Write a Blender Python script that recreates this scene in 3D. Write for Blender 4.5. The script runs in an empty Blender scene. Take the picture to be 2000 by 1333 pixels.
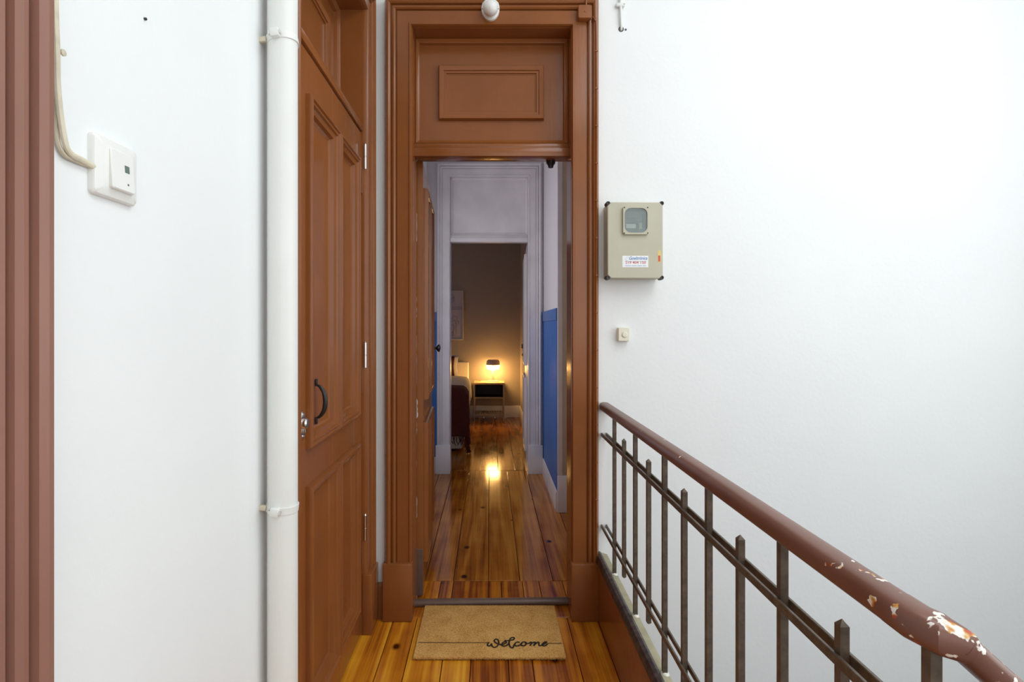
import bpy, bmesh, math, random
from mathutils import Vector, Matrix
random.seed(7)
R = math.radians
S = bpy.context.scene
C = S.collection

# ------------------------------------------------------------------ camera
F, U0, V0, CH = 1045.0, 957.0, 640.0, 1.30     # focal length in px, vanishing point, eye height
cd = bpy.data.cameras.new('camera'); cam = bpy.data.objects.new('camera', cd); C.objects.link(cam)
cam.location = (0, 0, CH); cam.rotation_euler = (R(90), 0, 0)
cd.sensor_width = 36; cd.lens = F / 2000 * 36
cd.shift_x = (1000 - U0) / 2000; cd.shift_y = -(666.5 - V0) / 2000
cd.clip_start = 0.02
S.camera = cam

# ------------------------------------------------------------------ world, lights, exposure
w = bpy.data.worlds.new('world'); S.world = w; w.use_nodes = True
w.node_tree.nodes['Background'].inputs[0].default_value = (0.85, 0.93, 1.0, 1)
w.node_tree.nodes['Background'].inputs[1].default_value = 0.6
def area(name, loc, rot, sx, sy, power, col):
    l = bpy.data.lights.new(name, 'AREA'); l.shape = 'RECTANGLE'; l.size = sx; l.size_y = sy
    l.energy = power; l.color = col
    o = bpy.data.objects.new(name, l); C.objects.link(o); o.location = loc; o.rotation_euler = rot
    return o
area('skylight_daylight', (1.55, 0.3, 3.62), (0, 0, 0), 1.6, 2.8, 50, (0.95, 0.985, 1.0))
area('stair_window_daylight', (2.73, 0.5, 1.7), (0, R(90), 0), 2.0, 2.2, 28, (0.96, 0.99, 1.0))
area('landing_back_fill', (1.1, -1.62, 1.9), (R(90), 0, 0), 2.2, 1.8, 16, (0.97, 0.99, 1.0))  # unseen fill added behind the camera; its window is invented
area('hall_side_fill', (-0.545, 3.95, 1.55), (0, R(-90), 0), 1.9, 0.8, 7.5, (0.93, 0.88, 0.98))  # added fill panel in front of the solid left hall wall, no doorway there
area('bedroom_cool_fill', (-2.3, 6.3, 1.6), (0, R(-90), 0), 1.4, 1.2, 4, (0.86, 0.82, 1.0))  # added cool ambient fill; the bedroom wall has no window
S.view_settings.view_transform = 'Standard'; S.view_settings.look = 'None'
S.view_settings.gamma = 1; S.view_settings.use_curve_mapping = False
S.view_settings.exposure = 0.0

# ------------------------------------------------------------------ materials
def new_mat(name):
    m = bpy.data.materials.new(name); m.use_nodes = True
    nt = m.node_tree; b = nt.nodes['Principled BSDF']
    return m, nt, b
def N(nt, t, **kw):
    n = nt.nodes.new(t)
    for k, v in kw.items(): setattr(n, k, v)
    return n
def ramp(nt, stops):
    r = N(nt, 'ShaderNodeValToRGB'); e = r.color_ramp.elements
    while len(e) < len(stops): e.new(0.5)
    for i, (p, c) in enumerate(stops):
        e[i].position = p; e[i].color = (*c, 1)
    return r
def simple(name, col, rough=0.5, metal=0, var=0.06, bump=0.0, scale=30, spec=0.5, coat=0):
    m, nt, b = new_mat(name)
    tc = N(nt, 'ShaderNodeTexCoord'); no = N(nt, 'ShaderNodeTexNoise')
    no.inputs['Scale'].default_value = scale; no.inputs['Detail'].default_value = 4
    nt.links.new(tc.outputs['Object'], no.inputs['Vector'])
    r = ramp(nt, [(0.3, tuple(c * (1 - var) for c in col)), (0.7, tuple(min(1, c * (1 + var)) for c in col))])
    nt.links.new(no.outputs['Fac'], r.inputs[0]); nt.links.new(r.outputs[0], b.inputs['Base Color'])
    b.inputs['Roughness'].default_value = rough; b.inputs['Metallic'].default_value = metal
    b.inputs['Specular IOR Level'].default_value = spec; b.inputs['Coat Weight'].default_value = coat
    if bump:
        bp = N(nt, 'ShaderNodeBump'); bp.inputs['Strength'].default_value = bump; bp.inputs['Distance'].default_value = 0.004
        nt.links.new(no.outputs['Fac'], bp.inputs['Height']); nt.links.new(bp.outputs[0], b.inputs['Normal'])
    return m
def plaster(name, col, rough=0.75, bump=0.12):
    m, nt, b = new_mat(name)
    tc = N(nt, 'ShaderNodeTexCoord')
    n1 = N(nt, 'ShaderNodeTexNoise'); n1.inputs['Scale'].default_value = 2.2; n1.inputs['Detail'].default_value = 5
    n2 = N(nt, 'ShaderNodeTexNoise'); n2.inputs['Scale'].default_value = 60; n2.inputs['Detail'].default_value = 3
    nt.links.new(tc.outputs['Object'], n1.inputs['Vector']); nt.links.new(tc.outputs['Object'], n2.inputs['Vector'])
    r = ramp(nt, [(0.35, tuple(c * 0.975 for c in col)), (0.62, col)])
    nt.links.new(n1.outputs['Fac'], r.inputs[0]); nt.links.new(r.outputs[0], b.inputs['Base Color'])
    b.inputs['Roughness'].default_value = rough
    ad = N(nt, 'ShaderNodeMath', operation='MULTIPLY_ADD'); ad.inputs[1].default_value = 0.25
    nt.links.new(n2.outputs['Fac'], ad.inputs[0]); nt.links.new(n1.outputs['Fac'], ad.inputs[2])
    bp = N(nt, 'ShaderNodeBump'); bp.inputs['Strength'].default_value = bump; bp.inputs['Distance'].default_value = 0.02
    nt.links.new(ad.outputs[0], bp.inputs['Height']); nt.links.new(bp.outputs[0], b.inputs['Normal'])
    return m
def gloss_paint(name, col, rough=0.27, brush=0.10):
    m, nt, b = new_mat(name)
    tc = N(nt, 'ShaderNodeTexCoord'); mp = N(nt, 'ShaderNodeMapping'); mp.inputs['Scale'].default_value = (1, 1, 0.12)
    nt.links.new(tc.outputs['Object'], mp.inputs['Vector'])
    n1 = N(nt, 'ShaderNodeTexNoise'); n1.inputs['Scale'].default_value = 90; n1.inputs['Detail'].default_value = 3
    n2 = N(nt, 'ShaderNodeTexNoise'); n2.inputs['Scale'].default_value = 5
    nt.links.new(mp.outputs[0], n1.inputs['Vector']); nt.links.new(tc.outputs['Object'], n2.inputs['Vector'])
    r = ramp(nt, [(0.3, tuple(c * 0.92 for c in col)), (0.7, tuple(min(1, c * 1.07) for c in col))])
    nt.links.new(n2.outputs['Fac'], r.inputs[0]); nt.links.new(r.outputs[0], b.inputs['Base Color'])
    b.inputs['Roughness'].default_value = rough; b.inputs['Specular IOR Level'].default_value = 0.4
    bp = N(nt, 'ShaderNodeBump'); bp.inputs['Strength'].default_value = brush; bp.inputs['Distance'].default_value = 0.003
    nt.links.new(n1.outputs['Fac'], bp.inputs['Height']); nt.links.new(bp.outputs[0], b.inputs['Normal'])
    return m
def pine(name, dark, mid, light, rough=0.16):
    m, nt, b = new_mat(name); L = nt.links.new
    tc = N(nt, 'ShaderNodeTexCoord'); oi = N(nt, 'ShaderNodeObjectInfo')
    off = N(nt, 'ShaderNodeVectorMath', operation='SCALE'); off.inputs[0].default_value = (3.1, 7.7, 0.0)
    L(oi.outputs['Random'], off.inputs['Scale'])
    ad = N(nt, 'ShaderNodeVectorMath', operation='ADD'); L(tc.outputs['Object'], ad.inputs[0]); L(off.outputs[0], ad.inputs[1])
    # low-frequency warp, then cathedral rings
    mp = N(nt, 'ShaderNodeMapping'); mp.inputs['Scale'].default_value = (6.0, 0.38, 1); L(ad.outputs[0], mp.inputs['Vector'])
    wn = N(nt, 'ShaderNodeTexNoise'); wn.inputs['Scale'].default_value = 1.0; wn.inputs['Detail'].default_value = 2; L(mp.outputs[0], wn.inputs['Vector'])
    rg = N(nt, 'ShaderNodeMath', operation='MULTIPLY'); rg.inputs[1].default_value = 40.0; L(wn.outputs['Fac'], rg.inputs[0])
    sn = N(nt, 'ShaderNodeMath', operation='SINE'); L(rg.outputs[0], sn.inputs[0])
    mp2 = N(nt, 'ShaderNodeMapping'); mp2.inputs['Scale'].default_value = (95, 2.0, 1); L(ad.outputs[0], mp2.inputs['Vector'])
    fn = N(nt, 'ShaderNodeTexNoise'); fn.inputs['Scale'].default_value = 1.0; fn.inputs['Detail'].default_value = 3; L(mp2.outputs[0], fn.inputs['Vector'])
    bl = N(nt, 'ShaderNodeTexNoise'); bl.inputs['Scale'].default_value = 4.5; bl.inputs['Detail'].default_value = 4; L(ad.outputs[0], bl.inputs['Vector'])
    s1 = N(nt, 'ShaderNodeMath', operation='MULTIPLY_ADD'); s1.inputs[1].default_value = 0.11; s1.inputs[2].default_value = 0.03; L(sn.outputs[0], s1.inputs[0])
    s2 = N(nt, 'ShaderNodeMath', operation='MULTIPLY_ADD'); s2.inputs[1].default_value = 0.5; L(fn.outputs['Fac'], s2.inputs[0]); L(s1.outputs[0], s2.inputs[2])
    s3 = N(nt, 'ShaderNodeMath', operation='MULTIPLY_ADD'); s3.inputs[1].default_value = 0.42; L(bl.outputs['Fac'], s3.inputs[0]); L(s2.outputs[0], s3.inputs[2])
    pr = N(nt, 'ShaderNodeMath', operation='MULTIPLY_ADD'); pr.inputs[1].default_value = 0.28; L(oi.outputs['Random'], pr.inputs[0]); L(s3.outputs[0], pr.inputs[2])
    r = ramp(nt, [(0.38, dark), (0.63, mid), (0.92, light)]); L(pr.outputs[0], r.inputs[0])
    # knots
    mk = N(nt, 'ShaderNodeMapping'); mk.inputs['Scale'].default_value = (2.6, 1.9, 1); L(ad.outputs[0], mk.inputs['Vector'])
    vo = N(nt, 'ShaderNodeTexVoronoi'); vo.inputs['Scale'].default_value = 2.1; L(mk.outputs[0], vo.inputs['Vector'])
    kr = ramp(nt, [(0.05, (1, 1, 1)), (0.12, (0, 0, 0))]); L(vo.outputs['Distance'], kr.inputs[0])
    mx = N(nt, 'ShaderNodeMix', data_type='RGBA'); mx.inputs[7].default_value = (dark[0] * 0.25, dark[1] * 0.2, dark[2] * 0.2, 1)
    L(kr.outputs[0], mx.inputs[0]); L(r.outputs[0], mx.inputs[6])
    L(mx.outputs[2], b.inputs['Base Color'])
    rr = N(nt, 'ShaderNodeMapRange'); rr.inputs[3].default_value = rough * 0.8; rr.inputs[4].default_value = rough * 1.7
    L(bl.outputs['Fac'], rr.inputs[0]); L(rr.outputs[0], b.inputs['Roughness'])
    bp = N(nt, 'ShaderNodeBump'); bp.inputs['Strength'].default_value = 0.06; bp.inputs['Distance'].default_value = 0.003
    L(bl.outputs['Fac'], bp.inputs['Height']); L(bp.outputs[0], b.inputs['Normal'])
    return m
def glow(name, col, strength):
    m, nt, b = new_mat(name)
    b.inputs['Base Color'].default_value = (0.9, 0.85, 0.75, 1)
    b.inputs['Emission Color'].default_value = (*col, 1); b.inputs['Emission Strength'].default_value = strength
    return m

M_WALL = plaster('white_wall_plaster', (0.865, 0.885, 0.88))
M_HALL = plaster('hall_white_plaster', (0.80, 0.79, 0.80))
M_TAUPE = plaster('taupe_bedroom_plaster', (0.37, 0.32, 0.285))
M_BROWN = gloss_paint('brown_gloss_paint', (0.265, 0.088, 0.024), 0.19)
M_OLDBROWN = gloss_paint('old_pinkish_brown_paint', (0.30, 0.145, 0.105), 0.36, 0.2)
M_WHITEP = gloss_paint('white_gloss_paint', (0.80, 0.79, 0.80), 0.35, 0.05)
M_TAN = gloss_paint('beige_casing_board', (0.58, 0.47, 0.34), 0.4, 0.05)  # beige tone of the outer board where the hall narrows
M_BLUE = gloss_paint('blue_dado_paint', (0.035, 0.17, 0.52), 0.4, 0.05)
M_BLUE2 = gloss_paint('blue_rail_paint', (0.10, 0.21, 0.50), 0.4, 0.05)
M_PINE = pine('varnished_pine', (0.24, 0.05, 0.004), (0.62, 0.205, 0.012), (0.92, 0.44, 0.03))
M_PINE2 = pine('brown_pine', (0.15, 0.034, 0.004), (0.43, 0.14, 0.013), (0.66, 0.28, 0.04), 0.09)  # browner, darker pine for the hall and bedroom boards
M_SUB = simple('subfloor_dark', (0.06, 0.025, 0.01), 0.8)
M_PIPE = simple('white_pipe_paint', (0.80, 0.81, 0.78), 0.38, var=0.02, scale=8)
M_PLAST = simple('white_plastic', (0.84, 0.845, 0.81), 0.3, var=0.015, scale=10)
M_CREAM = simple('cream_plastic', (0.80, 0.755, 0.62), 0.35, var=0.02, scale=10)
M_CABLE = simple('yellowed_cable', (0.66, 0.60, 0.46), 0.5, var=0.15, scale=40)
M_METER = simple('beige_meter_box', (0.52, 0.50, 0.385), 0.45, var=0.03, scale=12)
M_STEEL = simple('bright_steel', (0.75, 0.73, 0.70), 0.22, 1, var=0.05)
M_BLACK = simple('black_iron', (0.012, 0.012, 0.014), 0.3, var=0.1)
M_DARK = simple('dark_screw', (0.06, 0.055, 0.05), 0.4, 0.6, var=0.3)
M_IRON = simple('bronze_painted_iron', (0.115, 0.085, 0.06), 0.38, 0.25, var=0.3, bump=0.15, scale=60)
M_OLIVE = simple('olive_grey_cement', (0.34, 0.31, 0.20), 0.7, var=0.12, bump=0.3, scale=25)
M_WORN = simple('worn_black_edge', (0.055, 0.038, 0.035), 0.42, var=0.7, bump=0.4, scale=45)
M_MORTAR = simple('white_filler', (0.72, 0.70, 0.62), 0.8, var=0.1, bump=0.4, scale=60)
M_BAR = simple('grey_brown_bar_paint', (0.14, 0.085, 0.065), 0.35, var=0.12, scale=20)
M_OFFW = simple('warm_white_fabric', (0.72, 0.66, 0.56), 0.9, var=0.05, bump=0.3, scale=60)
M_LINEN = simple('white_linen', (0.78, 0.74, 0.70), 0.9, var=0.04, bump=0.4, scale=35)
M_BURG = simple('burgundy_knit', (0.10, 0.018, 0.012), 0.95, var=0.25, bump=0.6, scale=90)
M_RUST = simple('burgundy_velvet', (0.14, 0.025, 0.015), 0.8, var=0.2, bump=0.2, scale=30)
M_TOP = simple('pale_oak_top', (0.60, 0.42, 0.22), 0.45, var=0.1, scale=14)
M_BEIGEM = simple('beige_metal', (0.42, 0.36, 0.27), 0.45, 0.1, var=0.04)
M_BOXBLK = simple('black_panel', (0.010, 0.012, 0.02), 0.5, var=0.1)
M_TAUPEM = simple('taupe_metal', (0.62, 0.51, 0.44), 0.4, 0.2, var=0.04)
M_MATINK = simple('black_mat_print', (0.018, 0.013, 0.010), 0.9, var=0.3, scale=200)
M_PAPER = simple('lilac_paper', (0.52, 0.48, 0.55), 0.8, var=0.03, scale=8)
M_INK = simple('dark_ink', (0.06, 0.05, 0.09), 0.7, var=0.1)
M_FRAME = simple('pale_wood_frame', (0.62, 0.56, 0.48), 0.5, var=0.05)
M_STICK = simple('white_sticker', (0.86, 0.87, 0.88), 0.4, var=0.01)
M_INKB = simple('blue_print', (0.05, 0.22, 0.50), 0.5, var=0.03)
M_INKR = simple('red_print', (0.62, 0.09, 0.06), 0.5, var=0.03)
M_INKL = simple('pale_blue_print', (0.42, 0.52, 0.66), 0.5, var=0.03)
M_YEL = simple('yellow_sticker', (0.75, 0.58, 0.20), 0.5, var=0.05)
M_DIAL = simple('grey_meter_face', (0.24, 0.27, 0.26), 0.5, var=0.15, scale=60)
M_GREY = simple('grey_indicator', (0.13, 0.18, 0.16), 0.3, var=0.05)
M_BULB = simple('opal_bulb', (0.88, 0.87, 0.84), 0.12, var=0.01)
M_CHIP = simple('white_chipped_paint', (0.85, 0.82, 0.78), 0.7, var=0.08, scale=70)
M_GLOW = glow('lamp_opal_glow', (1.0, 0.56, 0.16), 60)

def glass_mat():
    m, nt, b = new_mat('dusty_glass')
    b.inputs['Base Color'].default_value = (0.75, 0.82, 0.80, 1); b.inputs['Roughness'].default_value = 0.12
    b.inputs['Transmission Weight'].default_value = 0.85; b.inputs['IOR'].default_value = 1.3
    return m
M_GLASS = glass_mat()
def coir_mat():
    m, nt, b = new_mat('coir'); L = nt.links.new
    tc = N(nt, 'ShaderNodeTexCoord'); n1 = N(nt, 'ShaderNodeTexNoise'); n1.inputs['Scale'].default_value = 230; n1.inputs['Detail'].default_value = 2
    n2 = N(nt, 'ShaderNodeTexNoise'); n2.inputs['Scale'].default_value = 14
    L(tc.outputs['Object'], n1.inputs['Vector']); L(tc.outputs['Object'], n2.inputs['Vector'])
    a = N(nt, 'ShaderNodeMath', operation='MULTIPLY_ADD'); a.inputs[1].default_value = 0.3; L(n2.outputs['Fac'], a.inputs[0])
    sc = N(nt, 'ShaderNodeMath', operation='MULTIPLY'); sc.inputs[1].default_value = 0.8; L(n1.outputs['Fac'], sc.inputs[0]); L(sc.outputs[0], a.inputs[2])
    r = ramp(nt, [(0.30, (0.34, 0.155, 0.04)), (0.52, (0.68, 0.375, 0.11)), (0.75, (0.88, 0.58, 0.22))])
    L(a.outputs[0], r.inputs[0]); L(r.outputs[0], b.inputs['Base Color'])
    b.inputs['Roughness'].default_value = 0.95; b.inputs['Specular IOR Level'].default_value = 0.1
    return m
M_COIR = coir_mat()
M_COIRB = simple('dark_mat_backing', (0.05, 0.035, 0.025), 0.9)
def rail_mat():
    # brown handrail paint; old chips down to white and orange near the worn newel corner
    m, nt, b = new_mat('worn_handrail_paint'); L = nt.links.new
    g = N(nt, 'ShaderNodeNewGeometry'); sp = N(nt, 'ShaderNodeSeparateXYZ'); L(g.outputs['Position'], sp.inputs[0])
    near = N(nt, 'ShaderNodeMapRange'); near.inputs[1].default_value = 0.84; near.inputs[2].default_value = 0.66
    near.inputs[3].default_value = 0.0; near.inputs[4].default_value = 0.175; L(sp.outputs['Y'], near.inputs[0])
    n1 = N(nt, 'ShaderNodeTexNoise'); n1.inputs['Scale'].default_value = 42; n1.inputs['Detail'].default_value = 3; L(g.outputs['Position'], n1.inputs['Vector'])
    s = N(nt, 'ShaderNodeMath', operation='ADD'); L(n1.outputs['Fac'], s.inputs[0]); L(near.outputs[0], s.inputs[1])
    m1 = ramp(nt, [(0.735, (0, 0, 0)), (0.75, (1, 1, 1))]); L(s.outputs[0], m1.inputs[0])
    n2 = N(nt, 'ShaderNodeTexNoise'); n2.inputs['Scale'].default_value = 55; L(g.outputs['Position'], n2.inputs['Vector'])
    cc = ramp(nt, [(0.40, (0.45, 0.06, 0.02)), (0.46, (0.62, 0.34, 0.06)), (0.52, (0.82, 0.78, 0.72))]); L(n2.outputs['Fac'], cc.inputs[0])
    n3 = N(nt, 'ShaderNodeTexNoise'); n3.inputs['Scale'].default_value = 9; L(g.outputs['Position'], n3.inputs['Vector'])
    base = ramp(nt, [(0.3, (0.15, 0.058, 0.036)), (0.7, (0.185, 0.075, 0.05))]); L(n3.outputs['Fac'], base.inputs[0])
    mx = N(nt, 'ShaderNodeMix', data_type='RGBA'); L(m1.outputs[0], mx.inputs[0]); L(base.outputs[0], mx.inputs[6]); L(cc.outputs[0], mx.inputs[7])
    L(mx.outputs[2], b.inputs['Base Color']); b.inputs['Roughness'].default_value = 0.34
    bp = N(nt, 'ShaderNodeBump'); bp.inputs['Strength'].default_value = 0.25; bp.inputs['Distance'].default_value = 0.004
    L(n3.outputs['Fac'], bp.inputs['Height']); L(bp.outputs[0], b.inputs['Normal'])
    return m
M_RAIL = rail_mat()

# ------------------------------------------------------------------ mesh helpers
I4 = Matrix.Identity(4)
def front(y):   # local (a right, b up, n toward the viewer) on a wall facing -Y at this y
    return Matrix(((1, 0, 0, 0), (0, 0, -1, y), (0, 1, 0, 0), (0, 0, 0, 1)))
def left(x):    # wall facing +X at this x, a runs along +Y
    return Matrix(((0, 0, 1, x), (1, 0, 0, 0), (0, 1, 0, 0), (0, 0, 0, 1)))
class MB:
    def __init__(s, M=I4): s.v = []; s.f = []; s.M = M
    def add(s, vs, fs):
        o = len(s.v); s.v += [s.M @ Vector(v) for v in vs]; s.f += [tuple(i + o for i in f) for f in fs]; return s
    def box(s, x0, x1, y0, y1, z0, z1, bev=0.0, seg=2):
        if not bev:
            vs = [(x, y, z) for z in (z0, z1) for y in (y0, y1) for x in (x0, x1)]
            return s.add(vs, [(0, 2, 3, 1), (4, 5, 7, 6), (0, 1, 5, 4), (1, 3, 7, 5), (3, 2, 6, 7), (2, 0, 4, 6)])
        bm = bmesh.new(); bmesh.ops.create_cube(bm, size=1)
        for v in bm.verts: v.co = ((x0 + x1) / 2 + v.co.x * (x1 - x0), (y0 + y1) / 2 + v.co.y * (y1 - y0), (z0 + z1) / 2 + v.co.z * (z1 - z0))
        bmesh.ops.bevel(bm, geom=bm.edges[:], offset=bev, segments=seg, affect='EDGES', profile=0.5)
        bm.verts.index_update()
        s.add([v.co[:] for v in bm.verts], [tuple(v.index for v in f.verts) for f in bm.faces]); bm.free(); return s
    def prism(s, poly, z0, z1):     # poly in local xy
        n = len(poly)
        return s.add([(x, y, z0) for x, y in poly] + [(x, y, z1) for x, y in poly],
                     [tuple(reversed(range(n))), tuple(range(n, 2 * n))] + [(i, (i + 1) % n, (i + 1) % n + n, i + n) for i in range(n)])
    def lathe(s, prof, cx=0, cy=0, n=24, cap=True):     # prof: (r, z)
        vs = []; fs = []
        for r, z in prof: vs += [(cx + r * math.cos(2 * math.pi * i / n), cy + r * math.sin(2 * math.pi * i / n), z) for i in range(n)]
        for k in range(len(prof) - 1):
            for i in range(n):
                j = (i + 1) % n; fs.append((k * n + i, k * n + j, (k + 1) * n + j, (k + 1) * n + i))
        if cap: fs += [tuple(reversed(range(n))), tuple(range((len(prof) - 1) * n, len(prof) * n))]
        return s.add(vs, fs)
    def tube(s, pts, r, n=10, flat=1.0, up=None):
        pts = [Vector(p) for p in pts]; vs = []; fs = []; prev = up and Vector(up)
        for i, p in enumerate(pts):
            t = (pts[min(i + 1, len(pts) - 1)] - pts[max(i - 1, 0)]).normalized()
            u = prev if prev else (Vector((0, 0, 1)) if abs(t.z) < 0.9 else Vector((1, 0, 0)))
            e = t.cross(u).normalized(); g = e.cross(t).normalized()
            if not up: prev = g
            rr = r[i] if isinstance(r, (list, tuple)) else r
            vs += [p + e * rr * math.cos(2 * math.pi * k / n) + g * rr * flat * math.sin(2 * math.pi * k / n) for k in range(n)]
        for i in range(len(pts) - 1):
            for k in range(n):
                j = (k + 1) % n; fs.append((i * n + k, i * n + j, (i + 1) * n + j, (i + 1) * n + k))
        fs += [tuple(reversed(range(n))), tuple(range((len(pts) - 1) * n, len(pts) * n))]
        return s.add(vs, fs)
    def moulding(s, a0, a1, b0, b1, prof):      # mitred frame; prof: (inset from outer edge, height n)
        vs = []; fs = []
        for d, h in prof: vs += [(a0 + d, b0 + d, h), (a1 - d, b0 + d, h), (a1 - d, b1 - d, h), (a0 + d, b1 - d, h)]
        for k in range(len(prof) - 1):
            for i in range(4):
                j = (i + 1) % 4; fs.append((k * 4 + i, k * 4 + j, (k + 1) * 4 + j, (k + 1) * 4 + i))
        return s.add(vs, fs)
    def strip(s, p0, p1):                        # two matching polylines -> strip with end caps
        n = len(p0)
        return s.add(list(p0) + list(p1), [(i, i + 1, n + i + 1, n + i) for i in range(n - 1)] + [tuple(range(n)), tuple(reversed(range(n, 2 * n)))])
    def build(s, name, mat, parent=None, org=None, smooth=35):
        if org is None:
            if parent is not None: org = WORLD[parent.name]
            else:
                xs = [v.x for v in s.v]; ys = [v.y for v in s.v]; zs = [v.z for v in s.v]
                org = Vector(((min(xs) + max(xs)) / 2, (min(ys) + max(ys)) / 2, min(zs)))
        org = Vector(org)
        me = bpy.data.meshes.new(name); me.from_pydata([v - org for v in s.v], [], s.f)
        bm = bmesh.new(); bm.from_mesh(me); bmesh.ops.recalc_face_normals(bm, faces=bm.faces[:]); bm.to_mesh(me); bm.free()
        if smooth:
            me.shade_smooth(); me.set_sharp_from_angle(angle=R(smooth))
        me.materials.append(mat)
        return link(name, me, parent, org)
WORLD = {}
def link(name, data, parent, org):
    o = bpy.data.objects.new(name, data); C.objects.link(o)
    WORLD[o.name] = Vector(org)
    if parent is not None: o.parent = parent; o.location = Vector(org) - WORLD[parent.name]
    else: o.location = org
    return o
def tag(o, label=None, cat=None, group=None, kind=None):
    if label: o['label'] = label
    if cat: o['category'] = cat
    if group: o['group'] = group
    if kind: o['kind'] = kind
    return o
def thing(name, loc, label, cat, group=None, kind=None):
    return tag(link(name, None, None, loc), label, cat, group, kind)
def copy_at(o, parent, org):
    c = o.copy(); C.objects.link(c); WORLD[c.name] = Vector(org); c.parent = parent
    c.location = Vector(org) - (WORLD[parent.name] if parent else Vector((0, 0, 0))); return c
def struct(mb, name, mat, label, cat, smooth=35): return tag(mb.build(name, mat, None, None, smooth), label, cat, kind='structure')
def catmull(pts, n=6):
    P = [Vector(p) for p in pts]; P = [2 * P[0] - P[1]] + P + [2 * P[-1] - P[-2]]; out = []
    for i in range(1, len(P) - 2):
        for k in range(n):
            t = k / n; a, b, c, d = P[i - 1:i + 3]
            out.append(0.5 * ((2 * b) + (c - a) * t + (2 * a - 5 * b + 4 * c - d) * t * t + (3 * b - a - 3 * c + d) * t ** 3))
    return out + [P[-2]]
def text_mb(body, size, M, mat, name, parent, shear=0.0, width=None, bold=0.0):
    cu = bpy.data.curves.new('lettering', 'FONT'); cu.body = body; cu.size = size; cu.extrude = 0.0002; cu.shear = shear
    cu.align_x = 'LEFT'; cu.align_y = 'BOTTOM'; cu.offset = bold
    o = bpy.data.objects.new('lettering', cu); C.objects.link(o)
    dg = bpy.context.evaluated_depsgraph_get(); dg.update()
    me = bpy.data.meshes.new_from_object(o.evaluated_get(dg)); bpy.data.objects.remove(o)
    vs = [v.co.copy() for v in me.vertices]; fs = [tuple(p.vertices) for p in me.polygons]
    x0 = min(v.x for v in vs); x1 = max(v.x for v in vs); k = width / (x1 - x0) if width else 1
    mb = MB(M); mb.add([((v.x - x0) * k, v.y, v.z) for v in vs], fs)
    return mb.build(name, mat, parent, smooth=0)

# ------------------------------------------------------------------ the place: main planes
XL, YF = -0.54, 2.40            # left wall, front wall
KX = 0.478                      # kerb face = right edge of the landing
YB, YE0, YE1, YR = 2.755, 4.77, 4.92, 7.76
HX0, HX1 = -0.56, 0.478         # hall
BX0, BX1 = -2.4, 0.438          # bedroom
ZT = 3.5
OA0, OA1, OT = -0.349, 0.365, 2.645        # front doorway
EA0, EA1 = -0.356, 0.342                    # bedroom doorway
D0, D1 = 1.468, 2.262                       # side doorway (along Y)
N0, N1 = -0.285, 0.510                       # nearest side doorway

# walls
m = MB(); T = 0.22
for a, b_, z0, z1 in ((-1.6, N0, 0, ZT), (N1, D0, 0, ZT), (D1, YF + 0.355, 0, ZT), (N0, N1, OT, ZT), (D0, D1, OT, ZT)):
    m.box(XL - T, XL, a, b_, z0, z1)
m.box(XL - T, XL, -1.6, YF + .355, -2.6, -.07)
m.box(XL - T - 0.02, XL - T, -1.6, YF, 0, ZT)
struct(m, 'wall_left', M_WALL, 'white painted plaster side wall carrying the drainpipe and light switch', 'wall', 0)
m = MB()
m.box(XL, OA0, YF, 2.528, 0, ZT); m.box(XL, -.42, 2.528, YB, 0, ZT); m.box(OA1, 2.8, YF, 2.528, -2.6, ZT); m.box(.52, 2.8, 2.528, YB - .02, 0, ZT); m.box(-.42, .52, 2.528, YB, OT + .15, ZT); m.box(OA0, OA1, YF, 2.528, OT, ZT); m.box(XL, OA1, YF, YB, -2.6, -0.03)
struct(m, 'wall_front', M_WALL, 'bright white stairwell wall carrying the meter box', 'wall', 0)
m = MB(); m.box(2.75, 2.9, -1.6, -.6, -2.6, ZT); m.box(2.75, 2.9, 1.6, YF, -2.6, ZT); m.box(2.75, 2.9, -.6, 1.6, -2.6, .7); m.box(2.75, 2.9, -.6, 1.6, 2.7, ZT); struct(m, 'wall_right', M_WALL, 'white far side wall of the stairwell', 'wall', 0)
m = MB()
m.box(XL, 0.0, -1.75, -1.6, -2.6, ZT); m.box(2.2, 2.75, -1.75, -1.6, -2.6, ZT); m.box(0, 2.2, -1.75, -1.6, -2.6, 1.0); m.box(0, 2.2, -1.75, -1.6, 2.8, ZT)  # opening left for the added fill behind the camera
struct(m, 'wall_back', M_WALL, 'white wall behind the landing with an opening added for the fill light', 'wall', 0)
m = MB()
m.box(XL, 0.75, -1.6, YF, ZT, ZT + .1); m.box(2.35, 2.75, -1.6, YF, ZT, ZT + .1); m.box(.75, 2.35, 1.7, YF, ZT, ZT + .1); m.box(.75, 2.35, -1.6, -1.1, ZT, ZT + .1)
m.box(HX0 - .2, .9, YB, YE0, 3.0, 3.1); m.box(BX0, BX1 + .2, YE0, YR, 3.0, 3.1)
struct(m, 'ceiling', M_WALL, 'white ceilings of stairwell, hall and bedroom', 'ceiling', 0)
m = MB()
m.box(HX0 - .12, HX0, YB, YE0, 0, 3.0)
struct(m, 'wall_hall_left', M_HALL, 'white hall wall behind the open brown door', 'wall', 0)
m = MB()
m.box(.82, .95, YB - .02, 3.77, 0, 3.0); m.box(HX1, .95, 3.77, 3.9, 0, 3.0); m.box(HX1, HX1 + .12, 3.9, YE0, 0, 3.0)
struct(m, 'wall_hall_right', M_HALL, 'white hall wall above the blue dado', 'wall', 0)
m = MB()
m.box(BX0, EA0, YE0, YE1, 0, 3.0); m.box(EA1, .95, YE0, YE1, 0, 3.0); m.box(EA0, EA1, YE0, YE1, OT, 3.0)
struct(m, 'wall_hall_end', M_HALL, 'white wall at the end of the hall around the bedroom doorway', 'wall', 0)
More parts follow.
